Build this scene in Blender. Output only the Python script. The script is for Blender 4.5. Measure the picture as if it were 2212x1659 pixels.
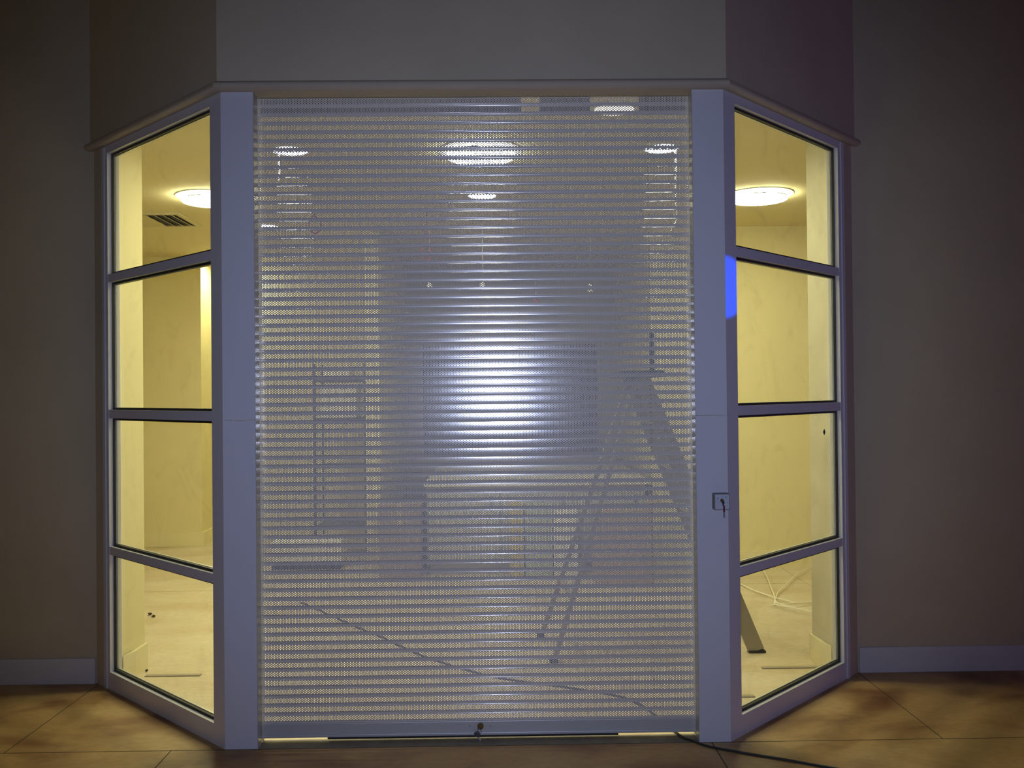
import bpy, bmesh, math, random
import numpy as np
from mathutils import Vector, Matrix
random.seed(4)
S = bpy.context.scene
C = S.collection
for o in list(bpy.data.objects):
    bpy.data.objects.remove(o)
PI = math.pi
# ------------------------------------------------------------------ camera
W_PX, H_PX, F_PX = 2212.0, 1659.0, 1973.0
CAM = Vector((-0.0241, -3.839, 1.4763))
YAW, PITCH, ROLL = 0.0139, 0.0095, -0.0101
fw = Vector((math.sin(YAW)*math.cos(PITCH), math.cos(YAW)*math.cos(PITCH), math.sin(PITCH)))
rt0 = Vector((math.cos(YAW), -math.sin(YAW), 0)); up0 = rt0.cross(fw)
rt = rt0*math.cos(ROLL) + up0*math.sin(ROLL); up = up0*math.cos(ROLL) - rt0*math.sin(ROLL)
cd = bpy.data.cameras.new('camera'); cam = bpy.data.objects.new('camera', cd); C.objects.link(cam)
m = Matrix((rt, up, -fw)).transposed().to_4x4(); m.translation = CAM; cam.matrix_world = m
cd.sensor_fit = 'HORIZONTAL'; cd.sensor_width = 36.0; cd.lens = 36.0*F_PX/W_PX
cd.clip_start = 0.02; cd.clip_end = 100
S.camera = cam
# ------------------------------------------------------------------ world, exposure
w = bpy.data.worlds.new('night'); S.world = w; w.use_nodes = True
bg = w.node_tree.nodes['Background']; bg.inputs[0].default_value = (1.0, 0.86, 0.66, 1); bg.inputs[1].default_value = 0.007
S.view_settings.view_transform = 'Standard'; S.view_settings.look = 'None'
S.view_settings.exposure = 0.0; S.view_settings.gamma = 1.0; S.view_settings.use_curve_mapping = False
S.cycles.sample_clamp_indirect = 6.0
S.cycles.max_bounces = 8; S.cycles.diffuse_bounces = 5; S.cycles.transparent_max_bounces = 24
# ------------------------------------------------------------------ lights outside the shop
def lamp(name, kind, loc, target, power, col, **kw):
    d = bpy.data.lights.new(name, kind); d.energy = power; d.color = col
    for k, v in kw.items(): setattr(d, k, v)
    o = bpy.data.objects.new(name, d); C.objects.link(o); o.location = loc
    o.rotation_euler = (Vector(target)-Vector(loc)).to_track_quat('-Z', 'Y').to_euler()
    return o
# the flash of the phone that took the picture
lamp('camera_flash', 'SPOT', CAM + rt*-0.03 + up*0.03, CAM + fw*3.8 + rt*-0.03 + up*0.0, 136.0, (0.79, 0.91, 1.46),
     spot_size=math.radians(79), spot_blend=1.0, shadow_soft_size=0.006)
# the small blue effect light that throws its spot on the right window frame
lamp('blue_spotlight', 'SPOT', (6.2, 0.002, 2.35), (0.94, 0.0, 1.915), 1500.0, (0.0, 0.07, 1.0),
     spot_size=2*math.atan(0.135/5.28), spot_blend=0.12, shadow_soft_size=0.01)
# coloured lamps far along the arcade
lamp('violet_arcade_lamp', 'AREA', (8.5, -1.2, 1.6), (1.4, 0.4, 1.2), 20.0, (0.55, 0.25, 1.0), shape='DISK', size=0.7)
lamp('warm_arcade_lamp', 'AREA', (-8.0, -3.2, 2.6), (-1.6, 0.4, 1.4), 9.0, (1.0, 0.72, 0.38), shape='DISK', size=0.8)
# unseen fill light, added to brighten the recess behind the left post
lamp('recess_fill_light', 'AREA', (-2.72, 5.30, 2.83), (-2.3, 5.0, 0), 15.0, (0.98, 0.94, 0.62), shape='DISK', size=0.2)
# ------------------------------------------------------------------ mesh builder
BASE = {}
class MB:
    def __init__(s): s.v = []; s.f = []
    def add(s, vs, fs):
        b = len(s.v); s.v += [tuple(p) for p in vs]; s.f += [tuple(b+i for i in f) for f in fs]; return s
    def box(s, x0, x1, y0, y1, z0, z1, fn=None):
        p = [(x, y, z) for z in (z0, z1) for x, y in ((x0, y0), (x1, y0), (x1, y1), (x0, y1))]
        if fn: p = [fn(*q) for q in p]
        return s.add(p, [(0,3,2,1),(4,5,6,7),(0,1,5,4),(1,2,6,5),(2,3,7,6),(3,0,4,7)])
    def prism(s, poly, z0, z1):
        n = len(poly)
        p = [(x, y, z0) for x, y in poly] + [(x, y, z1) for x, y in poly]
        return s.add(p, [tuple(range(n))[::-1], tuple(range(n, 2*n))] + [(i, (i+1) % n, n+(i+1) % n, n+i) for i in range(n)])
    def prism_dir(s, poly3, d):
        n = len(poly3); d = Vector(d)
        p = [tuple(q) for q in poly3] + [tuple(Vector(q)+d) for q in poly3]
        return s.add(p, [tuple(range(n))[::-1], tuple(range(n, 2*n))] + [(i, (i+1) % n, n+(i+1) % n, n+i) for i in range(n)])
    def bar(s, a, b, wx, wy, side=(0, 0, 1)):
        a = Vector(a); b = Vector(b); t = (b-a).normalized(); sd = Vector(side)
        u = t.cross(sd)
        if u.length < 1e-4: u = t.cross(Vector((1, 0, 0)))
        u.normalize(); v = u.cross(t).normalized()
        p = [c + u*wx/2*i + v*wy/2*j for c in (a, b) for i, j in ((-1, -1), (1, -1), (1, 1), (-1, 1))]
        return s.add(p, [(0,3,2,1),(4,5,6,7),(0,1,5,4),(1,2,6,5),(2,3,7,6),(3,0,4,7)])
    def tube(s, pts, r, n=8, closed=False, caps=True):
        pts = [Vector(p) for p in pts]; m_ = len(pts); rings = []
        prev = None
        for i, p in enumerate(pts):
            if closed: t = pts[(i+1) % m_] - pts[i-1]; k = 1
            else:
                t = pts[min(i+1, m_-1)] - pts[max(i-1, 0)]
            t.normalize()
            if prev is None:
                u = t.cross(Vector((0, 0, 1)))
                if u.length < 1e-3: u = t.cross(Vector((1, 0, 0)))
            else: u = prev - t*prev.dot(t)
            u.normalize(); prev = u; v = t.cross(u)
            rings.append([p + (u*math.cos(2*PI*j/n) + v*math.sin(2*PI*j/n))*r for j in range(n)])
        fs = []
        for i in range(m_ if closed else m_-1):
            a = i*n; b = ((i+1) % m_)*n
            fs += [(a+j, a+(j+1) % n, b+(j+1) % n, b+j) for j in range(n)]
        if not closed and caps: fs += [tuple(range(n))[::-1], tuple(range((m_-1)*n, m_*n))]
        return s.add([q for rg in rings for q in rg], fs)
    def lathe(s, prof, c=(0, 0, 0), n=32, axis='z'):
        # prof: (radius, height); closes ends on the axis
        vs = []; fs = []
        for r, h in prof:
            for j in range(n):
                a = 2*PI*j/n; x, y = r*math.cos(a), r*math.sin(a)
                q = (x, y, h) if axis == 'z' else (x, h, y)
                vs.append((c[0]+q[0], c[1]+q[1], c[2]+q[2]))
        for i in range(len(prof)-1):
            fs += [(i*n+j, i*n+(j+1) % n, (i+1)*n+(j+1) % n, (i+1)*n+j) for j in range(n)]
        if prof[0][0] > 0: fs.append(tuple(range(n))[::-1])
        if prof[-1][0] > 0: fs.append(tuple(range((len(prof)-1)*n, len(prof)*n)))
        return s.add(vs, fs)
    def build(s, name, mat, parent=None, origin=None, smooth=False, bevel=0.0, seg=2):
        base = BASE[parent] if parent else Vector(origin or (0, 0, 0))
        me = bpy.data.meshes.new(name)
        me.from_pydata([(p[0]-base.x, p[1]-base.y, p[2]-base.z) for p in s.v], [], s.f)
        bm = bmesh.new(); bm.from_mesh(me)
        bmesh.ops.remove_doubles(bm, verts=bm.verts, dist=1e-6)
        bmesh.ops.recalc_face_normals(bm, faces=bm.faces); bm.to_mesh(me); bm.free()
        if smooth: me.shade_smooth()
        me.materials.append(mat)
        o = bpy.data.objects.new(name, me); C.objects.link(o)
        if parent: o.parent = parent
        else: o.location = base
        BASE[o] = base.copy()
        if smooth:
            try: me.set_sharp_from_angle(angle=math.radians(40))
            except Exception: pass
        if bevel:
            b = o.modifiers.new('edge', 'BEVEL'); b.width = bevel; b.segments = seg; b.limit_method = 'ANGLE'; b.angle_limit = math.radians(40)
        return o
def tag(o, label=None, cat=None, group=None, kind=None):
    if label: o['label'] = label
    if cat: o['category'] = cat
    if group: o['group'] = group
    if kind: o['kind'] = kind
    return o
def thing(name, loc, label=None, cat=None, group=None, kind=None):
    o = bpy.data.objects.new(name, None); C.objects.link(o); o.location = loc; o.empty_display_size = 0.1
    BASE[o] = Vector(loc); return tag(o, label, cat, group, kind)
def copy_tree(o, loc=None, parent=None):
    c = o.copy(); C.objects.link(c)
    if parent: c.parent = parent
    if loc is not None: c.location = loc
    for ch in list(o.children): copy_tree(ch, None, c)
    return c
# ------------------------------------------------------------------ materials
def mat(name, col, rough=0.6, metal=0.0, spec=0.5, noise=0.0, scale=6.0, bump=0.0, bscale=80.0, stretch=None, col2=None, coat=0.0):
    M = bpy.data.materials.new(name); M.use_nodes = True; N = M.node_tree.nodes; L = M.node_tree.links
    b = N['Principled BSDF']; b.inputs['Base Color'].default_value = (*col, 1); b.inputs['Roughness'].default_value = rough
    b.inputs['Metallic'].default_value = metal; b.inputs['Specular IOR Level'].default_value = spec
    b.inputs['Coat Weight'].default_value = coat
    tc = N.new('ShaderNodeTexCoord'); mp = N.new('ShaderNodeMapping'); L.new(tc.outputs['Object'], mp.inputs[0])
    if stretch: mp.inputs['Scale'].default_value = stretch
    if noise or col2:
        n = N.new('ShaderNodeTexNoise'); n.inputs['Scale'].default_value = scale; n.inputs['Detail'].default_value = 5
        L.new(mp.outputs[0], n.inputs['Vector'])
        mx = N.new('ShaderNodeMix'); mx.data_type = 'RGBA'
        c2 = col2 or tuple(max(0, c*(1-noise)) for c in col)
        mx.inputs[6].default_value = (*col, 1); mx.inputs[7].default_value = (*c2, 1)
        rp = N.new('ShaderNodeMapRange'); rp.inputs[1].default_value = 0.35; rp.inputs[2].default_value = 0.68
        L.new(n.outputs[0], rp.inputs[0]); L.new(rp.outputs[0], mx.inputs[0]); L.new(mx.outputs[2], b.inputs['Base Color'])
    if bump:
        n2 = N.new('ShaderNodeTexNoise'); n2.inputs['Scale'].default_value = bscale; n2.inputs['Detail'].default_value = 3
        L.new(tc.outputs['Object'], n2.inputs['Vector'])
        bp = N.new('ShaderNodeBump'); bp.inputs['Strength'].default_value = bump; bp.inputs['Distance'].default_value = 0.003
        L.new(n2.outputs[0], bp.inputs['Height']); L.new(bp.outputs[0], b.inputs['Normal'])
    return M
def emit(name, col, strength):
    M = bpy.data.materials.new(name); M.use_nodes = True; N = M.node_tree.nodes; L = M.node_tree.links
    e = N.new('ShaderNodeEmission'); e.inputs[0].default_value = (*col, 1); e.inputs[1].default_value = strength
    L.new(e.outputs[0], N['Material Output'].inputs[0]); N.remove(N['Principled BSDF']); return M
def glass_mat():
    M = bpy.data.materials.new('dusty_glass'); M.use_nodes = True; N = M.node_tree.nodes; L = M.node_tree.links
    N.remove(N['Principled BSDF'])
    tr = N.new('ShaderNodeBsdfTransparent'); tr.inputs[0].default_value = (0.95, 0.97, 0.95, 1)
    gl = N.new('ShaderNodeBsdfGlossy'); gl.inputs['Roughness'].default_value = 0.02
    lw = N.new('ShaderNodeLayerWeight'); pw = N.new('ShaderNodeMath'); pw.operation = 'POWER'; pw.inputs[1].default_value = 5.0
    L.new(lw.outputs['Facing'], pw.inputs[0]); fr = N.new('ShaderNodeMapRange'); fr.inputs[3].default_value = 0.035; fr.inputs[4].default_value = 1.0
    lw.inputs[0].default_value = 0.5; L.new(pw.outputs[0], fr.inputs[0])
    mx = N.new('ShaderNodeMixShader'); L.new(fr.outputs[0], mx.inputs[0]); L.new(tr.outputs[0], mx.inputs[1]); L.new(gl.outputs[0], mx.inputs[2])
    df = N.new('ShaderNodeBsdfDiffuse'); df.inputs[0].default_value = (0.42, 0.38, 0.30, 1)
    tc = N.new('ShaderNodeTexCoord'); mp = N.new('ShaderNodeMapping'); mp.inputs['Scale'].default_value = (1.2, 1.2, 1.0)
    L.new(tc.outputs['Object'], mp.inputs[0])
    n = N.new('ShaderNodeTexNoise'); n.inputs['Scale'].default_value = 5.0; n.inputs['Detail'].default_value = 10; n.inputs['Roughness'].default_value = 0.72
    n.inputs['Distortion'].default_value = 1.2
    L.new(mp.outputs[0], n.inputs['Vector'])
    rp = N.new('ShaderNodeMapRange'); rp.inputs[1].default_value = 0.52; rp.inputs[2].default_value = 0.82; rp.inputs[3].default_value = 0.02; rp.inputs[4].default_value = 0.10
    L.new(n.outputs[0], rp.inputs[0])
    m2 = N.new('ShaderNodeMixShader'); L.new(rp.outputs[0], m2.inputs[0]); L.new(mx.outputs[0], m2.inputs[1]); L.new(df.outputs[0], m2.inputs[2])
    L.new(m2.outputs[0], N['Material Output'].inputs[0]); return M
def stone(name, c1, c2, c3, rough, scale=2.2, stretch=(1, 1, 1)):
    M = mat(name, c1, rough, spec=0.4); N = M.node_tree.nodes; L = M.node_tree.links; b = N['Principled BSDF']
    tc = N.new('ShaderNodeTexCoord'); mp = N.new('ShaderNodeMapping'); mp.inputs['Scale'].default_value = stretch; L.new(tc.outputs['Object'], mp.inputs[0])
    n = N.new('ShaderNodeTexNoise'); n.inputs['Scale'].default_value = scale; n.inputs['Detail'].default_value = 6; n.inputs['Distortion'].default_value = 0.6
    L.new(mp.outputs[0], n.inputs['Vector'])
    cr = N.new('ShaderNodeValToRGB'); e = cr.color_ramp.elements
    e[0].position = 0.3; e[0].color = (*c2, 1); e[1].position = 0.72; e[1].color = (*c3, 1)
    k = e.new(0.5); k.color = (*c1, 1)
    L.new(n.outputs[0], cr.inputs[0])
    n2 = N.new('ShaderNodeTexNoise'); n2.inputs['Scale'].default_value = scale*14; n2.inputs['Detail'].default_value = 4
    L.new(mp.outputs[0], n2.inputs['Vector'])
    mx = N.new('ShaderNodeMix'); mx.data_type = 'RGBA'; mx.blend_type = 'MULTIPLY'; mx.inputs[0].default_value = 0.35
    L.new(cr.outputs[0], mx.inputs[6]); L.new(n2.outputs[0], mx.inputs[7]); L.new(mx.outputs[2], b.inputs['Base Color'])
    return M
M_WALL = mat('beige_plaster', (0.56, 0.49, 0.34), 0.85, spec=0.2, noise=0.10, scale=2.0, bump=0.25, bscale=160)
M_TRIM = mat('beige_moulding_paint', (0.50, 0.43, 0.31), 0.7, spec=0.3, noise=0.06)
M_SKIRT = mat('white_skirting_paint', (0.62, 0.62, 0.64), 0.6, noise=0.06)
M_FRAME = mat('white_coated_aluminium', (0.66, 0.66, 0.69), 0.27, spec=0.4, noise=0.03, scale=3)
M_REVEAL = mat('bare_aluminium', (0.62, 0.61, 0.56), 0.3, metal=0.35)
M_GASKET = mat('black_rubber', (0.008, 0.008, 0.007), 0.5)
M_GLASS = glass_mat()
M_SLAT = mat('grey_coated_slats', (0.80, 0.77, 0.68), 0.155, metal=0.15, spec=0.6)
M_BAR = mat('shutter_bar_aluminium', (0.54, 0.54, 0.50), 0.4, metal=0.2)
M_GUIDE = mat('guide_channel_aluminium', (0.42, 0.41, 0.36), 0.3, metal=0.25)
M_DARK = mat('dark_housing_steel', (0.02, 0.02, 0.022), 0.6)
M_THRESH = mat('dark_threshold_metal', (0.22, 0.20, 0.16), 0.6, metal=0.1, noise=0.3, scale=12)
M_FLOOR_OUT = stone('tan_stone_slabs', (0.48, 0.29, 0.115), (0.22, 0.09, 0.035), (0.60, 0.41, 0.18), 0.5, 1.7, (1.0, 1.7, 1))
M_JOINT = mat('dark_floor_joint', (0.06, 0.04, 0.025), 0.9)
M_FLOOR_IN = stone('cream_floor_stone', (0.74, 0.63, 0.43), (0.66, 0.53, 0.33), (0.80, 0.71, 0.52), 0.55, 1.6, (1, 2.2, 1))
M_WALL_IN = mat('cream_wall_paint', (0.80, 0.72, 0.42), 0.8, spec=0.25, noise=0.05, scale=1.5)
M_WALL_DIM = mat('dimmed_back_wall_paint', (0.50, 0.49, 0.41), 0.8, spec=0.2, noise=0.12, scale=1.5)  # dimness of the deep back wall is put into this darker colour
M_CEIL = mat('cream_ceiling_paint', (0.74, 0.66, 0.42), 0.85, spec=0.2, noise=0.04, scale=1.2)
M_PANEL = mat('grey_glass_panel', (0.09, 0.095, 0.09), 0.25)
M_LAMP_BIG = emit('white_lamp_diffuser', (0.98, 0.94, 0.60), 60.0)
M_LAMP_SMALL = emit('white_downlight_lens', (0.98, 0.94, 0.63), 195.0)
M_RIM = mat('white_lamp_rim', (0.80, 0.78, 0.70), 0.4)
M_VENT_DARK = mat('dark_vent_throat', (0.03, 0.03, 0.03), 0.8)
M_VENT = mat('cream_vent_metal', (0.62, 0.55, 0.34), 0.5)
M_WOOD = mat('pale_timber', (0.55, 0.42, 0.24), 0.6, noise=0.3, scale=3, stretch=(1, 12, 1))
M_LADDER = mat('grey_ladder_metal', (0.36, 0.32, 0.25), 0.5, metal=0.3, noise=0.1)
M_RUBBER = mat('black_ladder_rubber', (0.02, 0.02, 0.02), 0.7)
M_CARD = mat('brown_cardboard', (0.35, 0.26, 0.20), 0.8, noise=0.15, scale=5)
M_CARD2 = mat('reddish_cardboard', (0.44, 0.32, 0.26), 0.8, noise=0.15, scale=5)
M_YEL = mat('yellow_board', (0.58, 0.47, 0.15), 0.6)
M_GRN = mat('pale_green_board', (0.50, 0.53, 0.38), 0.6, noise=0.1)
M_GREYB = mat('pale_grey_board', (0.58, 0.57, 0.50), 0.6, noise=0.1)
M_WHITE = mat('white_board', (0.85, 0.83, 0.74), 0.5)
M_BLACK = mat('black_metal', (0.012, 0.012, 0.014), 0.45)
M_BLKCABLE = mat('black_cable_rubber', (0.012, 0.016, 0.014), 0.55)
M_WHTCABLE = mat('white_cable_plastic', (0.86, 0.82, 0.66), 0.5)
M_RED = mat('red_wire', (0.30, 0.02, 0.03), 0.5)
M_BRASS = mat('dull_brass', (0.20, 0.13, 0.04), 0.35, metal=0.8)
M_STEEL = mat('polished_steel', (0.5, 0.5, 0.52), 0.18, metal=1.0)
M_KEY = mat('dark_steel_key', (0.10, 0.10, 0.11), 0.3, metal=0.9)
M_KEYRED = mat('dark_red_key_tag', (0.12, 0.01, 0.012), 0.5)
M_BOX = mat('grey_switch_box', (0.17, 0.17, 0.16), 0.5)
M_PLATE = mat('brushed_switch_plate', (0.52, 0.53, 0.60), 0.5)
M_BLUE = mat('dark_blue_plastic', (0.01, 0.02, 0.10), 0.4)
M_DEBRIS = mat('dark_debris', (0.06, 0.045, 0.03), 0.9)
# ------------------------------------------------------------------ plan of the bay
X1, X2, X3, X4 = -1.1827, -1.0469, 0.8018, 0.9345          # outer and inner edges of the two posts
X5, Y5, X6, YW, X7, Y7, X8 = -2.0416, 0.8479, -2.1122, 0.9124, 1.7556, 0.8328, 1.8305
ZT = 2.75; ZC = 2.85; YJ = 1.15; ZTOP = 4.3
def window_frame_of(x0, xe, ye):
    e = Vector((xe-x0, ye, 0)); Ls = e.length; e.normalize()
    n = Vector((-e.y, e.x, 0));  n = n if n.y > 0 else -n
    if n.y < 0: n = -n
    return (lambda s, d, z: (x0+e.x*s+n.x*d, e.y*s+n.y*d, z)), Ls, e, n
PL, LL, EL, NL = window_frame_of(X1, X5, Y5)
PR, LR, ER, NR = window_frame_of(X4, X7, Y7)
def st(name, mb, m_, **kw):
    o = mb.build(name, m_, **kw); o['kind'] = 'structure'; return o
# floors
bound = [(X8, YW+.03), (X7-.02, Y7+.03), (X4-.01, .03), (X1+.01, .03), (X5+.02, Y5+.03), (X6, YW+.03)]
fo = st('floor', MB().prism([(-7, -6), (7, -6), (7, YW+.03)] + bound + [(-7, YW+.03)], -0.12, 0.0), M_FLOOR_OUT)
jm = MB()
def joint(x0, x1, y0, y1): jm.box(x0, x1, y0, y1, -0.001, 0.0007)
joint(-7, 7, -.004, -.0005); joint(-2.0985, -2.095, 0, .9); joint(1.828, 1.8315, 0, .9)
joint(-1.408, -1.404, -2.3, 0); joint(.851, .855, -2.3, 0); joint(-4.4, -4.396, 0, .9); joint(4.1, 4.104, 0, .9)
joint(-3.664, -3.66, -2.3, 0); joint(3.11, 3.114, -2.3, 0); joint(-7, 7, -2.304, -2.3)
jm.build('joint', M_JOINT, fo)
fi = st('floor', MB().prism([(-5.5, YW+.03)] + bound[::-1] + [(4.6, YW+.03), (4.6, 7.4), (-5.5, 7.4)], -0.12, 0.0), M_FLOOR_IN)
jm = MB(); joint(-5.5, 4.6, 3.115, 3.12); joint(-5.5, 4.6, 5.2, 5.205); joint(-.95, -.946, .12, 7.3); joint(.75, .754, .12, 7.3); joint(2.3, 2.304, 1.0, 3.7)
jm.build('joint', mat('cream_floor_joint', (0.40, 0.32, 0.18), 0.9), fi)
# outer walls with the deep jambs of the opening
st('wall_left', MB().prism([(-7, YW), (X6, YW), (X5-.002, Y5), tuple(PL(LL+.002, .065, 0)[:2]), (-1.974, YJ), (-7, YJ)], 0, ZTOP), M_WALL)
st('wall_right', MB().prism([(7, YW), (X8, YW), (X7+.002, Y7), tuple(PR(LR+.002, .065, 0)[:2]), (1.690, YJ), (7, YJ)], 0, ZTOP), M_WALL)
# the cream inner faces of the jambs
# upper bay wall
ow = [(X6-.030, YW+.01), (X1-.009, -.02), (X4+.009, -.02), (X8+.030, YW+.01)]
iw = [(X8-.10, YW+.01), (X4-.045, .085), (X1+.045, .085), (X6+.10, YW+.01)]
st('wall_front', MB().prism(ow+iw, ZT, ZTOP), M_WALL)
# moulding under the upper wall
def swept(path, prof):
    mb = MB(); n = len(path); k = len(prof); vs = []
    for i, p in enumerate(path):
        p = Vector(p).to_2d()
        d0 = (Vector(path[i]).to_2d()-Vector(path[i-1]).to_2d()).normalized() if i > 0 else None
        d1 = (Vector(path[i+1]).to_2d()-Vector(path[i]).to_2d()).normalized() if i < n-1 else None
        if d0 is None: d0 = d1
        if d1 is None: d1 = d0
        n0 = Vector((d0.y, -d0.x)); n1 = Vector((d1.y, -d1.x)); nn = (n0+n1); nn = nn/(nn.dot(n0)) if nn.dot(n0) else n0
        for a, z in prof: q = p + nn*a; vs.append((q.x, q.y, z))
    fs = [(i*k+j, i*k+(j+1) % k, (i+1)*k+(j+1) % k, (i+1)*k+j) for i in range(n-1) for j in range(k)]
    fs += [tuple(range(k))[::-1], tuple(range((n-1)*k, n*k))]
    mb.add(vs, fs); return mb
zc, rr = 2.768, 0.021
prof = [(-.004, zc-rr)] + [(rr*math.cos(a)*1.05, zc+rr*math.sin(a)) for a in [(-PI/2 + PI*i/12) for i in range(13)]] + [(-.004, zc+rr)]
tp = [(ow[0][0]-.015, ow[0][1]+.012), ow[1], ow[2], (ow[3][0]+.015, ow[3][1]+.012)]
st('trim_1', swept(tp, prof), M_TRIM, smooth=True)
# posts beside the shutter
def post(xo, xi, name, s):
    a = abs(.068*.414)*s
    lo = MB().prism([(xo, 0), (xi, 0), (xi, .066), (xo+a, .066)], 0.0, 1.372); lo.prism([(xo, 0), (xi, 0), (xi, .066), (xo+a, .066)], 1.3735, ZT)
    return st(name, lo, M_FRAME)
post(X1, X2, 'trim_2', 1); post(X4, X3, 'trim_3', -1)
# outer skirtings
st('baseboard_left', MB().box(-7, -2.118, YW-.014, YW-.0005, 0, .132), M_SKIRT, bevel=.003)
st('baseboard_right', MB().box(1.836, 7, YW-.014, YW-.0005, 0, .132), M_SKIRT, bevel=.003)
# threshold under the shutter
st('trim_4', MB().box(X2, X3, .0, .094, -.002, .0015), M_THRESH)
# ------------------------------------------------------------------ side windows
RAILS = [(0.679, 0.720), (1.368, 1.410), (2.055, 2.096)]
def window(name, P, Ln):
    root = thing(name, P(Ln/2, 0.03, 0), kind='structure')
    D = .060; f = MB(); rv = MB(); gk = MB(); gl = MB(); bd = MB()
    cut = .4142*D
    f.add([P(0, 0, 0), P(.092, 0, 0), P(.092, D, 0), P(cut, D, 0), P(0, 0, ZT), P(.092, 0, ZT), P(.092, D, ZT), P(cut, D, ZT)],
          [(0,1,2,3),(4,5,6,7),(0,1,5,4),(1,2,6,5),(2,3,7,6),(3,0,4,7)])
    f.box(Ln-.057, Ln, 0, D, 0, ZT, P)
    f.box(.092, Ln-.057, 0, D, 0, .088, P); f.box(.092, Ln-.057, 0, D, 2.71, ZT, P)
    f.box(Ln-.028, Ln+.001, -.006, 0, 0, ZT-.004, P)                 # outer cover strip
    f.build('frame', M_FRAME, root)
    for a, b in RAILS:
        MB().box(.092, Ln-.057, .002, D, a, b, P).build('transom', M_FRAME, root)
    zs = [.088] + [z for r in RAILS for z in r] + [2.71]
    for i in range(0, 8, 2):
        z0, z1 = zs[i], zs[i+1]; s0, s1 = .092, Ln-.057; g = .011
        for (a, b, c, d) in ((s0, s1, z0, z0+g), (s0, s1, z1-g, z1), (s0, s0+g, z0+g, z1-g), (s1-g, s1, z0+g, z1-g)):
            if d-c > .1: a, b = (a, a+.005) if a < .5 else (b-.005, b)
            gk.box(a, b, .021, .033, c, d, P)
            bd.box(a, b, .040, .050, c, d, P)
        gl.box(s0+.001, s1-.001, .0335, .0395, z0+.001, z1-.001, P)
    gk.build('gasket', M_GASKET, root); bd.build('glazing_bead', M_REVEAL, root)
    g = gl.build('pane', M_GLASS, root)
    return root
window('window_1', PL, LL); w2 = window('window_2', PR, LR)
def sticker():
    s0, z0, k = .988, 1.263, .014
    p = [PR(s0-k, .0333, z0), PR(s0, .0333, z0-k*1.2), PR(s0+k, .0333, z0), PR(s0, .0333, z0+k*1.2)]
    mb = MB().prism_dir(p, NR*-.0008); o = mb.build('sticker', M_BLUE, origin=PR(s0, .0333, z0))
    tag(o, 'tiny dark blue diamond sticker on the right window glass', 'sticker')
sticker()
# ------------------------------------------------------------------ roller shutter
PITCH_Z = 0.03764; NS = 71; SH_Y = 0.078; XS0, XS1 = X2-.018, X3+.018
ZTOPROW = 2.733            # height of the middle hole row of the top slat
def slat_mesh():
    hp, rs, rad, P_ = 0.00645, 0.0040, 0.00212, PITCH_Z
    mid = 0.0148                                   # middle row below the slat's upper edge
    band0, band1 = mid-3*rs, mid+3*rs              # band holding five staggered rows
    ncol = int((XS1-XS0-.004)/hp); x00 = (XS0+XS1)/2 - ncol*hp/2
    V = []; F = []; key = {}
    def vid(u, v):
        k = (round(u*1e5), round(v*1e5))
        if k not in key: key[k] = len(V); V.append((u, v))
        return key[k]
    edge_top = {}; 
    for c in range(ncol):
        a = x00 + c*hp; b = a+hp; cx = a+hp/2
        odd = c % 2
        centres = [mid-2*rs, mid, mid+2*rs] if not odd else [mid-rs, mid+rs]
        lo = band0; 
        if odd:
            for (p, q) in ((band0, band0+rs), (band1-rs, band1)):
                F.append([vid(a, p), vid(a, q), vid(b, q), vid(b, p)])
        for cv in centres:
            inside = x00+2*hp < cx < x00+(ncol-2)*hp
            o_ = [(a, cv-rs), (a, cv), (a, cv+rs), (cx, cv+rs), (b, cv+rs), (b, cv), (b, cv-rs), (cx, cv-rs)]
            an = [math.atan2((q[1]-cv)/rs*hp/2, q[0]-cx) for q in o_]
            h_ = [(cx+rad*math.cos(t), cv+rad*math.sin(t)) for t in an]
            O = [vid(*q) for q in o_]; Hh = [vid(*q) for q in h_]
            for j in range(8):
                k = (j+1) % 8
                F.append([O[j], O[k], Hh[k], Hh[j]])
    # plain strips above and below the band, one quad per half pitch is not needed: use the whole length
    strips = []
    tops = [-0.0012, -0.0004, 0.0006, 0.0014, band0]
    bots = [band1, band1+.0025, band1+.005, band1+.0070, .0350, .0360, .0368, .0374]
    for arr in (tops, bots):
        for p, q in zip(arr[:-1], arr[1:]):
            F.append([vid(x00, p), vid(x00, q), vid(x00+ncol*hp, q), vid(x00+ncol*hp, p)])
    # profile: front bulge, small rolled edges
    def prof(v):
        t = v/P_
        z = -v
        y = 0.0
        # tilt: +.062 at the top to -.075 at the bottom, integrated
        a0, a1 = 0.066, -0.145
        y = -(a0*v + a1*v*v/(2*P_)) * 1.0
        if v < .0014: y += (1-v/.0014)**2*.0022
        if v > .0345: y += ((v-.0345)/.0030)**2*.0030
        return y, z
    verts = [(u, SH_Y + prof(v)[0], prof(v)[1]) for u, v in V]
    return verts, F
sv, sf = slat_mesh()
root = thing('roller_shutter', (-.1226, SH_Y, 0), 'perforated grey roller shutter closed across the shop entrance between two white posts', 'shutter')
me = bpy.data.meshes.new('curtain')
zt = ZTOPROW + .0148
me.from_pydata([(x+.1226, y-SH_Y, z+zt) for x, y, z in sv], [], sf); me.update()
bm = bmesh.new(); bm.from_mesh(me); bmesh.ops.recalc_face_normals(bm, faces=bm.faces)
for f in bm.faces: f.smooth = True
bm.to_mesh(me); bm.free(); me.materials.append(M_SLAT)
cur = bpy.data.objects.new('curtain', me); C.objects.link(cur); cur.parent = root; BASE[cur] = BASE[root]
ar = cur.modifiers.new('rows', 'ARRAY'); ar.count = NS; ar.use_relative_offset = False; ar.use_constant_offset = True
ar.constant_offset_displace = (0, 0, -PITCH_Z)
zb = zt - NS*PITCH_Z
bb = MB()
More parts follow.
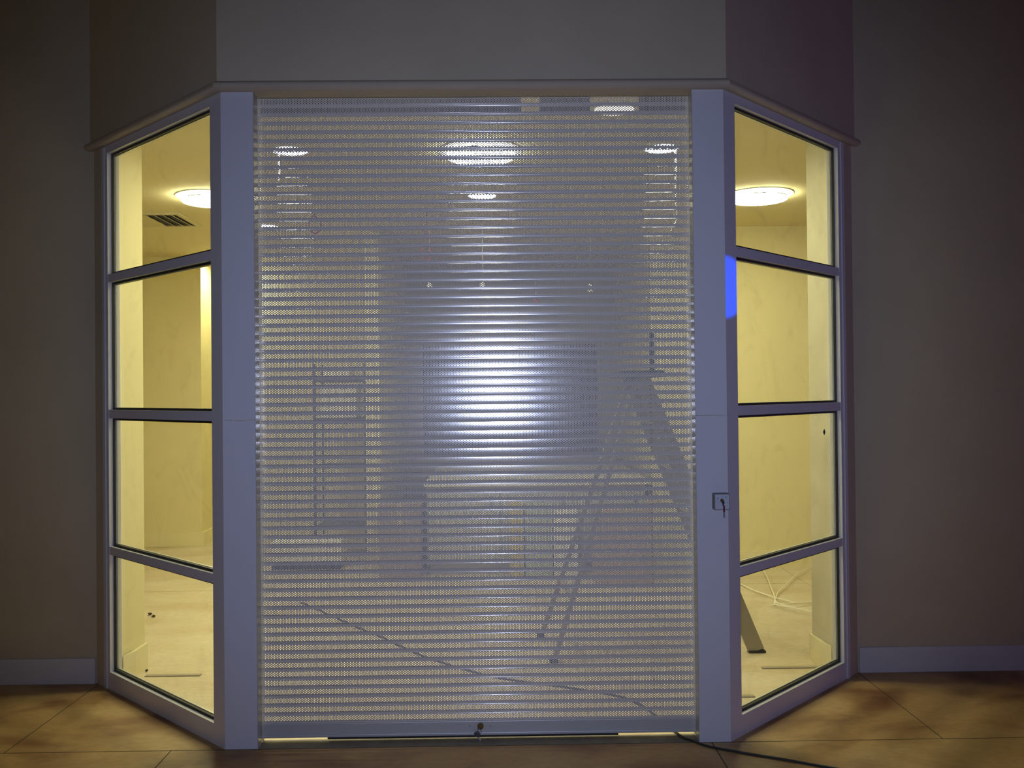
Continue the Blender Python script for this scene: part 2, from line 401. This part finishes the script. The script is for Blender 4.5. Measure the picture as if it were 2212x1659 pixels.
bb.box(XS0, XS1, SH_Y-.003, SH_Y+.010, .026, zb+.001); bb.box(XS0+.016, XS1-.016, SH_Y-.009, SH_Y+.012, .0175, .030)
bb.build('bottom_bar', M_BAR, root, bevel=.0025)
sl = MB().box(-.77, .47, SH_Y-.004, SH_Y+.006, .0085, .0175); sl.build('rubber_seal', M_GASKET, root)
for xa, xb in ((X2-.035, X2), (X3, X3+.035)):
    MB().box(xa, xb, .094, .118, 0, ZT+.02).build('guide_rail', M_GUIDE, root)
for xa, xb in ((X2, X2+.0015), (X3-.0015, X3)):
    MB().box(xa, xb, .001, .066, .012, ZT).build('guide_lip', M_GUIDE, root)
hs = MB()
for xa, xb in ((X1+.08, .086), (.172, .402), (.624, X4-.08)): hs.box(xa, xb, .300, .312, 2.738, ZC)
hs.box(X1+.08, X4-.08, .100, .300, ZC-.012, ZC-.002)
hs.build('housing', M_DARK, root)
lk = MB().lathe([(.0, -.006), (.0125, -.006), (.0135, -.004), (.0135, .006)], (-.119, SH_Y-.0085, .056), 24, 'y')
lk.build('lock', M_BRASS, root, smooth=True)
for dx in (-.046, .042):
    MB().lathe([(0, -.001), (.0022, -.001), (.0022, .004)], (-.119+dx, SH_Y-.0035, .056), 10, 'y').build('screw', M_BLACK, root)
# keys hanging at the shutter lock
kr = thing('key_ring', (-.119, SH_Y-.024, .040), 'bunch of dark keys hanging from the round lock in the shutter bottom bar', 'keys')
yk = SH_Y-.024
MB().tube([(-.123+.008*math.cos(a), yk, .041+.012*math.sin(a)) for a in [2*PI*i/20 for i in range(20)]], .0013, 6, closed=True).build('ring', M_STEEL, kr, smooth=True)
kb = MB().lathe([(0, -.002), (.0125, -.0015), (.0125, .0015), (0, .002)], (-.1325, yk-.003, .029), 16, 'y')
kb.bar((-.138, yk-.003, .029), (-.146, yk-.003, .034), .006, .003, (0, 1, 0))
kb.build('key_bow', M_KEY, kr)
MB().bar((-.129, yk-.002, .018), (-.119, yk-.002, -.004+.006), .006, .002, (0, 1, 0)).build('key_blade', M_STEEL, kr)
# key switch on the right post
ks = thing('key_switch', (.9, 0, 1.01), 'grey box key switch mounted on the white post right of the shutter', 'switch')
MB().box(.866, .9315, -.043, -.0005, .978, 1.047).build('box', M_BOX, ks, bevel=.004)
MB().box(.8695, .9285, -.0455, -.0435, .981, 1.044).build('faceplate', M_PLATE, ks, bevel=.0015)
cx, cz = .8975, 1.019
MB().lathe([(0, -.006), (.0065, -.006), (.0075, -.004), (.0075, 0)], (cx, -.0456, cz), 20, 'y').build('cylinder', M_BRASS, ks, smooth=True)
mk = MB()
for x, s in ((cx-.0165, -1), (cx+.0165, 1)):
    mk.prism_dir([(x-.0025, -.0456, cz+.011), (x+.0025, -.0456, cz+.011), (x, -.0456, cz+.011+.006*s)], (0, -.0004, 0))
mk.box(cx-.0006, cx+.0006, -.0460, -.0456, cz+.013, cz+.016)
mk.build('direction_marks', M_BLACK, ks)
ky = thing('key', (cx, -.056, cz-.02), 'small key with dark red tag hanging from the key switch on the post', 'key')
kb = MB().lathe([(0, -.0016), (.006, -.0012), (.006, .0012), (0, .0016)], (cx+.002, -.056, cz-.007), 14, 'y'); kb.bar((cx+.0015, -.056, cz+.0), (cx+.0015, -.0518, cz+.0), .004, .002)
kb.bar((cx+.002, -.056, cz-.012), (cx+.0035, -.056, cz-.022), .006, .002, (0, 1, 0)); kb.build('key_bow', M_KEY, ky)
MB().box(cx+.002, cx+.009, -.058, -.056, cz-.047, cz-.020).build('tag', M_KEYRED, ky)
kt = MB()
for x in (cx+.0025, cx+.0082): kt.box(x-.0008, x+.0008, -.0575, -.0562, cz-.071, cz-.046)
kt.build('tag_string', M_BLACK, ky)
# ------------------------------------------------------------------ shop interior shell
YB = 6.2
st('ceiling', MB().prism([(-5.6, YJ), (-2.0, YJ), (-2.0, YW+.02), (X1+.05, .09), (X4-.05, .09), (1.72, YW+.02), (1.72, YJ), (4.7, YJ), (4.7, YB+.2), (-5.6, YB+.2)], ZC, ZC+.1), M_CEIL)
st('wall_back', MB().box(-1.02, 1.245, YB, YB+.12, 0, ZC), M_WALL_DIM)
st('wall_inner_left', MB().box(-5.5, -2.96, 5.2, YB+.12, 0, ZC), M_WALL_IN)
st('wall_inner_right', MB().box(1.245, 4.6, 3.775, YB+.12, 0, ZC), M_WALL_IN)
st('wall_far_left', MB().box(-5.6, -5.5, YJ, YB, 0, ZC), M_WALL_IN)
st('wall_far_right', MB().box(4.6, 4.7, YJ, 3.775, 0, ZC), M_WALL_IN)
st('wall_partition', MB().box(-1.14, -1.02, 3.775, YB, 0, ZC), M_WALL_IN)
st('wall_recess_left', MB().box(-2.96, -1.14, 5.6, YB, 0, ZC), mat('brightened_cream_paint', (0.90, 0.84, 0.56), 0.8))  # cream lightened so the recess looks better lit
# cream lining of the thick jambs, seen through the side windows
st('wall_jamb_left', MB().prism([tuple(PL(LL-.001, .066, 0)[:2]), (-1.963, YJ+.012), (-5.5, YJ+.012), (-5.5, YJ+.001), (-1.973, YJ+.001), tuple(PL(LL+.012, .066, 0)[:2])], 0, ZC), M_WALL_IN)
st('wall_jamb_right', MB().prism([tuple(PR(LR-.001, .066, 0)[:2]), (1.679, YJ+.012), (4.6, YJ+.012), (4.6, YJ+.001), (1.689, YJ+.001), tuple(PR(LR+.012, .066, 0)[:2])], 0, ZC), mat('shaded_jamb_paint', (0.60, 0.55, 0.39), 0.85, noise=0.1))  # the right jamb's weaker light is painted in as a darker cream
M_SK_IN = mat('cream_skirting', (0.80, 0.73, 0.45), 0.6)
def skirt(side, x0, x1, y0, y1): st('baseboard_'+side, MB().box(x0, x1, y0, y1, 0, .135), M_SK_IN)
skirt('inner_left', -5.5, -2.945, 5.185, 5.2); skirt('side_left', -2.96, -2.945, 5.2, 5.6)
skirt('inner_right', 1.245, 4.6, 3.76, 3.775)
st('baseboard_jamb_left', MB().prism([(-1.985, .93), (-1.953, 1.01), (-1.953, YJ+.03), (-1.974, YJ+.03), (-1.974, 1.0)], 0, .135), M_SK_IN)
st('baseboard_jamb_right', MB().prism([(1.700, .93), (1.669, 1.01), (1.669, YJ+.03), (1.690, YJ+.03), (1.690, 1.0)], 0, .135), M_SK_IN)
# dark panel on the back wall
pn = thing('wall_panel', (.08, YB-.02, 1.4), 'large dark grey panel on the far wall behind the shutter', 'panel')
MB().box(-.86, 1.05, YB-.02, YB-.001, .82, 2.0).build('sheet', M_PANEL, pn)
pf = MB(); pf.box(-.89, -.86, YB-.03, YB-.001, .79, 2.03); pf.box(1.05, 1.08, YB-.03, YB-.001, .79, 2.03); pf.box(-.86, 1.05, YB-.03, YB-.001, .79, .82); pf.box(-.86, 1.05, YB-.03, YB-.001, 2.0, 2.03)
pf.build('border', M_GUIDE, pn)
bl = MB().box(.45, .58, YB-.045, YB-.021, .98, 1.2); o = bl.build('notice_plate', M_BLUE, origin=(.515, YB-.02, 1.09))
tag(o, 'small dark blue plate fixed on the dark far wall panel', 'plate')
# ------------------------------------------------------------------ ceiling lights
def big_light(x, y, label, first=None):
    if first is None:
        r = thing('ceiling_light', (x, y, ZC), label, 'ceiling light', 'large round ceiling lights')
        MB().lathe([(0, -.001), (.235, -.001), (.235, -.005), (.215, -.007), (.15, -.007), (.14, -.024), (0, -.024)], (x, y, ZC), 48).build('backplate', M_RIM, r, smooth=True)
        MB().lathe([(.15, -.026), (.192, -.026), (.198, -.032), (.19, -.042), (.12, -.052), (0, -.055)], (x, y, ZC), 48).build('diffuser', M_LAMP_BIG, r, smooth=True)
        for a0 in (4.2, 5.1):
            pts = [(x+.2*math.cos(a0+k*.06), y+.2*math.sin(a0+k*.06), ZC-.030) for k in range(9)]
            MB().tube(pts, .004, 6).build('clip', M_BLACK, r)
        return r
    c = copy_tree(first, (x, y, ZC)); c['label'] = label; return c
b0 = big_light(1.81, 2.53, 'large round white ceiling light seen through the right side window')
big_light(-2.0, 2.48, 'large round white ceiling light half hidden behind the left post', b0)
big_light(-.117, 1.323, 'large round ceiling light behind the upper middle of the shutter', b0)
def small_light(x, y, label, first=None):
    if first is None:
        r = thing('downlight', (x, y, ZC), label, 'downlight', 'small bright downlights')
        MB().lathe([(.115, 0), (.115, -.005), (.098, -.010), (.095, -.004)], (x, y, ZC), 32).build('rim', M_RIM, r, smooth=True)
        MB().lathe([(.094, -.0015), (.094, -.008), (.06, -.012), (0, -.013)], (x, y, ZC), 32).build('lens', M_LAMP_SMALL, r, smooth=True)
        return r
    c = copy_tree(first, (x, y, ZC)); c['label'] = label; return c
s0 = small_light(-1.185, 1.28, 'small bright downlight behind the shutter near its top left corner')
small_light(.906, 1.28, 'small bright downlight behind the shutter near its top right corner', s0)
small_light(-.129, 2.484, 'small downlight directly behind and below the large middle ceiling light', s0)
small_light(-1.903, 3.587, 'small downlight behind the left edge of the shutter, lowest in view', s0)
tl = small_light(.545, .565, 'small downlight at the very top of the shutter, right of middle', s0)
for ch in tl.children:                                     # this one burns dimmer
    if ch.name.startswith('lens'): ch.data = ch.data.copy(); ch.data.materials[0] = emit('dim_downlight_lens', (1.0, 0.90, 0.58), 7.0)
# ------------------------------------------------------------------ ceiling vents
def vent(x0, x1, y0, y1, nb, label, name='ceiling_vent', along='y'):
    r = thing(name, ((x0+x1)/2, (y0+y1)/2, ZC), label, 'vent')
    f = MB(); t = .035
    f.box(x0, x1, y0, y0+t, ZC-.012, ZC-.001); f.box(x0, x1, y1-t, y1, ZC-.012, ZC-.001)
    f.box(x0, x0+t, y0+t, y1-t, ZC-.012, ZC-.001); f.box(x1-t, x1, y0+t, y1-t, ZC-.012, ZC-.001)
    f.build('frame', M_VENT, r)
    MB().box(x0+t, x1-t, y0+t, y1-t, ZC-.004, ZC-.001).build('throat', M_VENT_DARK, r)
    b = MB()
    for k in range(nb):
        q = (k+.5)/nb
        if along == 'y' and k < nb//2:
            yy = y0+t+(y1-y0-2*t)*(k+.5)/(nb//2); b.bar((x0+t, yy, ZC-.010), ((x0+x1)/2, yy, ZC-.010), .120, .003, (0, .12, 1))
        elif along == 'y':
            xx = x0+t+(x1-x0-2*t)*q; b.bar((xx, y0+t, ZC-.012), (xx, y1-t, ZC-.012), .026, .003, (.55, 0, 1))
        else:
            yy = y0+t+(y1-y0-2*t)*q; b.bar((x0+t, yy, ZC-.012), (x1-t, yy, ZC-.012), .018, .003, (0, .6, 1))
    b.build('louvres', M_VENT, r)
vent(-2.94, -2.41, 3.02, 3.55, 7, 'square louvred ceiling vent seen through the left side window')
vent(-1.10, -.60, 2.18, 2.44, 6, 'dark slotted ceiling vent behind the upper left of the shutter', along='x')
# ------------------------------------------------------------------ hanging cables
def pend(x, y, z, label, red=False):
    r = thing('pendant_cable', (x, y, ZC), label, 'cable', 'pendant cables in a row')
    MB().tube([(x, y, ZC), (x+.004, y, (ZC+z)/2+.1), (x, y, z+.05)], .0022, 6).build('cord', M_WHTCABLE, r)
    MB().lathe([(0, .06), (.008, .06), (.018, .045), (.019, 0), (0, 0)], (x, y, z), 12).build('socket', M_RED if red else M_WHITE, r)
pend(-.555, 3.2, 2.27, 'leftmost of four white pendant cables hanging behind the shutter')
pend(-.148, 3.2, 2.275, 'second from left of four pendant cables, below the middle downlight')
pend(.266, 3.2, 2.17, 'pendant cable with a red end, third of four behind the shutter', True)
pend(.685, 3.2, 2.25, 'rightmost of four white pendant cables hanging behind the shutter')
def hang(x, y, z, kink, label):
    pts = [(x, y, ZC), (x+.002, y, ZC-.1), (x, y, (ZC+z)/2), (x+.004, y, z+.06), (x+kink, y, z)]
    o = MB().tube(pts, .0045, 8).build('hanging_cable', M_WHTCABLE, origin=(x, y, ZC)); tag(o, label, 'cable')
hang(.984, 1.30, 2.38, -.03, 'long white cable hanging from the ceiling beside the top right downlight')
hang(-1.252, 1.30, 2.68, .0, 'short white cable hanging beside the top left downlight')
def loop(x, y, z, a, b, label):
    pts = [(x+a*math.sin(t), y+.02*math.sin(t), z+b*math.cos(t)) for t in [2*PI*i/24 for i in range(24)]]
    mb = MB().tube(pts, .006, 6, closed=True); mb.tube([(x, y, z+b), (x, y, ZC)], .004, 6)
    o = mb.build('red_wire_loop', M_RED, origin=(x, y, ZC)); tag(o, label, 'wire')
loop(-1.392, 3.0, 2.745, .040, .065, 'loop of red wire hanging from the ceiling behind the upper left shutter')
loop(-.557, 3.0, 2.534, .030, .065, 'loop of red wire hanging lower, above the leftmost pendant cable')
# ------------------------------------------------------------------ stepladder
ld = thing('stepladder', (.83, 1.45, 0), 'grey A-frame stepladder standing behind the right half of the shutter', 'ladder')
zt_l = 1.56
RT = lambda y, z: Vector((1.412 + (.775-1.412)*z/zt_l, y, z))
LT = lambda y, z: Vector((.258 + (.760-.258)*z/zt_l - (y-1.17)*.1*(1-z/zt_l), y, z))
ya, yb = 1.30, 1.78
for y in (ya, yb):
    MB().bar(RT(y, .012), RT(y, zt_l), .030, .088, (1, 0, .45)).build('front_rail', M_LADDER, ld)
    f = MB(); p = RT(y, 0); f.box(p.x-.05, p.x+.045, y-.02, y+.02, 0, .014); f.build('foot', M_RUBBER, ld)
yl, yk2 = 1.165, 1.665
for y in (yl, yk2):
    q = LT(y, zt_l); q.y = y + (1.54-y)*.4
    MB().bar(LT(y, .014), q, .034, .026, (1, 0, 0)).build('rear_rail', M_LADDER, ld)
    f = MB(); p = LT(y, 0); f.box(p.x-.022, p.x+.022, y-.022, y+.022, 0, .03); f.build('foot', M_RUBBER, ld)
for z in (.26, .52, .78, 1.04, 1.30):
    p = RT(ya, z); MB().box(p.x-.045, p.x+.045, ya+.012, yb-.012, z-.012, z+.012).build('tread', M_LADDER, ld)
for z in (.35, .95):
    a = LT(yl, z); b = LT(yk2, z); a.y += .06*z; b.y -= .05*z
    MB().bar(a, b, .03, .012).build('crossbar', M_LADDER, ld)
for y, o_ in ((ya+.02, .10), (yb-.02, -.10)):
    a = RT(y, .78); b = LT(y, .78); MB().bar(a, b, .022, .006, (0, 1, 0)).build('spreader', M_LADDER, ld)
MB().box(.66, .90, 1.26, 1.80, zt_l-.004, zt_l+.034).build('top_cap', M_BLACK, ld, bevel=.004)
MB().bar((.845, 1.33, zt_l+.03), (.845, 1.33, zt_l+.25), .024, .024, (0, 1, 0)).build('hand_post', M_BLACK, ld)
# ------------------------------------------------------------------ stored goods along the back
ct = thing('work_counter', (.3, 3.8, 0), 'pale low counter standing in front of the far dark panel', 'counter')
MB().box(-.64, 1.20, 3.56, 5.9, .72, .755).build('worktop', mat('cream_worktop', (0.84, 0.78, 0.58), 0.5, noise=0.06), ct, bevel=.004)
MB().box(-.62, 1.16, 3.62, 5.86, .08, .72).build('carcass', M_GREYB, ct)
MB().box(-.60, 1.14, 3.66, 5.8, 0, .08).build('plinth', M_GREYB, ct)
for k in range(3):
    xa = -.61+k*.59; d = MB().box(xa, xa+.58, 3.602, 3.62, .09, .69).build('door', M_GREYB, ct, bevel=.002)
    MB().box(xa+.50, xa+.52, 3.585, 3.602, .52, .64).build('handle', M_STEEL, d)
def board(name, x0, x1, y, h, lean, m_, label, cat='board', t=.018):
    o = MB().prism_dir([(x0, y, 0), (x1, y, 0), (x1, y+lean, h), (x0, y+lean, h)], (0, t, .0)).build(name, m_, origin=((x0+x1)/2, y, 0))
    tag(o, label, cat); return o
board('yellow_board', .045, .160, 3.49, .60, .06, M_YEL, 'narrow yellow board leaning upright against the low counter')
board('green_board', .170, .390, 3.50, .58, .055, M_GRN, 'pale green board leaning on the counter beside the yellow one')
board('grey_board', .40, .60, 3.50, .56, .055, M_WHITE, 'pale whitish board leaning on the counter behind the stepladder leg')
def carton(x0, x1, y0, y1, h, m_, label, flap=True):
    c = thing('carton', ((x0+x1)/2, (y0+y1)/2, 0), label, 'carton')
    MB().box(x0, x1, y0, y1, 0, h).build('body', m_, c, bevel=.004)
    xm = (x0+x1)/2
    MB().box(xm-.025, xm+.025, y0-.0008, y0, h*.7, h).build('tape', M_WOOD, c)
    if flap:
        for s_, xe in ((-1, x0), (1, x1)):
            MB().prism_dir([(xe, y0+.01, h), (xe, y1-.01, h), (xe+s_*.05, y1-.01, h+.07), (xe+s_*.05, y0+.01, h+.07)], (-s_*.004, 0, 0)).build('flap', m_, c)
carton(-.99, -.66, 3.43, 3.83, .60, M_CARD, 'brown cardboard carton at the left end of the counter', False)
carton(.70, 1.13, 3.10, 3.50, .58, M_CARD2, 'reddish cardboard carton behind the right legs of the stepladder')
wb = thing('white_case', (-1.67, 4.0, 0), 'long low white case on the floor behind the lower left shutter', 'case')
MB().box(-1.965, -1.375, 3.90, 4.2, .035, .24).build('body', M_WHITE, wb, bevel=.008)
MB().box(-1.96, -1.38, 3.91, 4.19, 0, .035).build('base', M_BLACK, wb)
# metal rack
M_RACK = mat('dark_grey_rack_metal', (0.10, 0.10, 0.10), 0.5, metal=0.3)
rk = thing('storage_rack', (-1.5, 4.7, 0), 'thin dark metal rack behind the left half of the shutter', 'rack')
rx0, rx1, ry0, ry1 = -1.72, -1.26, 4.55, 4.95
for x in (rx0, rx1):
    for y in (ry0, ry1): MB().box(x-.009, x+.009, y-.009, y+.009, 0, 1.76).build('upright', M_RACK, rk)
for z in (.25, .80, 1.24, 1.59): MB().box(rx0, rx1, ry0, ry1, z, z+.02).build('shelf', M_RACK, rk)
def pack(x0, x1, y0, y1, z, h, label):
    o = MB().box(x0, x1, y0, y1, z, z+h).build('white_packet', M_WHITE, origin=((x0+x1)/2, (y0+y1)/2, z), bevel=.004); tag(o, label, 'packet')
pack(-1.67, -1.34, 4.57, 4.92, 1.261, .27, 'tall white packet on the second highest shelf of the dark rack')
pack(-1.64, -1.40, 4.57, 4.90, 1.611, .12, 'low white packet on the top shelf of the dark rack')
# ------------------------------------------------------------------ things on the floor
cab = [(-1.45, 2.68), (-1.267, 2.426), (-1.06, 2.136), (-.888, 1.894), (-.75, 1.714), (-.616, 1.515), (-.478, 1.32), (-.339, 1.163), (-.183, 1.007), (-.012, .874), (.276, .735),
       (.524, .591), (.618, .468), (.681, .27), (.733, .057), (.771, .004), (.825, -.058), (.942, -.126), (1.105, -.208), (1.243, -.285), (1.408, -.369), (1.9, -.60)]
def spline(p, n=6):
    out = []
    for i in range(len(p)-1):
        a = Vector(p[max(i-1, 0)]); b = Vector(p[i]); c = Vector(p[i+1]); d = Vector(p[min(i+2, len(p)-1)])
        for k in range(n):
            t = k/n; out.append(0.5*((2*b)+(c-a)*t+(2*a-5*b+4*c-d)*t*t+(3*b-a-3*c+d)*t**3))
    out.append(Vector(p[-1])); return out
def ground(p, r): return [(q[0], q[1], (r+.0015 if -.01 < q[1] < .1 else r) if len(q) < 3 else q[2]) for q in p]
o = MB().tube(spline(ground(cab, .0054), 6), .005, 8).build('power_cable', M_BLKCABLE, origin=(.733, .057, 0), smooth=True)
tag(o, 'long black cable running from inside under the shutter across the stone floor', 'cable')
WC = [[(1.777, 3.137), (1.794, 3.027), (1.814, 2.851), (1.861, 2.682), (1.898, 2.568), (1.935, 2.504), (1.989, 2.41), (2.04, 2.398), (2.13, 2.477), (2.196, 2.582), (2.261, 2.69)],
      [(2.115, 3.696), (2.097, 3.549), (2.048, 3.271), (1.962, 2.876), (1.915, 2.646), (1.868, 2.462), (1.836, 2.375)],
      [(2.667, 3.74), (2.594, 3.70), (2.516, 3.63), (2.305, 3.333), (2.111, 2.972), (1.984, 2.756), (1.91, 2.583), (1.842, 2.404)],
      [(1.793, 2.333), (1.829, 2.34), (1.885, 2.342), (1.988, 2.366), (2.128, 2.387), (2.211, 2.412), (2.33, 2.46)],
      [(1.873, 2.462), (1.857, 2.388), (1.86, 2.329), (1.907, 2.241), (2.009, 2.264), (2.105, 2.315), (2.177, 2.355)],
      [(1.831, 2.346), (1.843, 2.273), (1.876, 2.229), (1.948, 2.142), (2.016, 2.07), (2.068, 2.015)]]
mb = MB()
for i, l in enumerate(WC): mb.tube(spline([(x, y, .007+.012*math.sin(PI*k/(len(l)-1))+.003*i) for k, (x, y) in enumerate(l)], 5), .0045, 6)
o = mb.build('cable_bundle', M_WHTCABLE, origin=(1.85, 2.4, 0), smooth=True); tag(o, 'loose tangle of white cables on the floor inside the right window', 'cable')
def batten(x0, x1, y, label, w_=.030, h=.006):
    o = MB().box(x0, x1, y-w_/2, y+w_/2, 0, h).build('floor_batten', M_DEBRIS if False else M_LADDER, origin=((x0+x1)/2, y, 0)); tag(o, label, 'batten')
batten(1.354, 1.65, 1.005, 'thin grey batten flat on the floor inside the right window')
batten(-1.905, -1.615, 1.020, 'thin grey batten flat on the floor inside the left window')
batten(1.08, 1.19, .561, 'short grey batten at the bottom left of the right window')
def crumb(x, y, r, label):
    mb = MB(); bm_ = bmesh.new(); bmesh.ops.create_icosphere(bm_, subdivisions=1, radius=r)
    for v in bm_.verts: v.co *= random.uniform(.75, 1.15); v.co.z = v.co.z*.7
    zm = min(v.co.z for v in bm_.verts)
    mb.add([(x+v.co.x, y+v.co.y, v.co.z-zm) for v in bm_.verts], [[v.index for v in f.verts] for f in bm_.faces]); bm_.free()
    o = mb.build('rubble_crumb', M_DEBRIS, origin=(x, y, 0)); tag(o, label, 'rubble')
crumb(-2.395, 2.37, .016, 'dark crumb of rubble, middle one of three inside the left window')
crumb(-2.350, 2.31, .014, 'dark crumb of rubble, right one of three inside the left window')
crumb(-1.93, 1.10, .010, 'dark crumb of rubble beside the batten inside the left window')
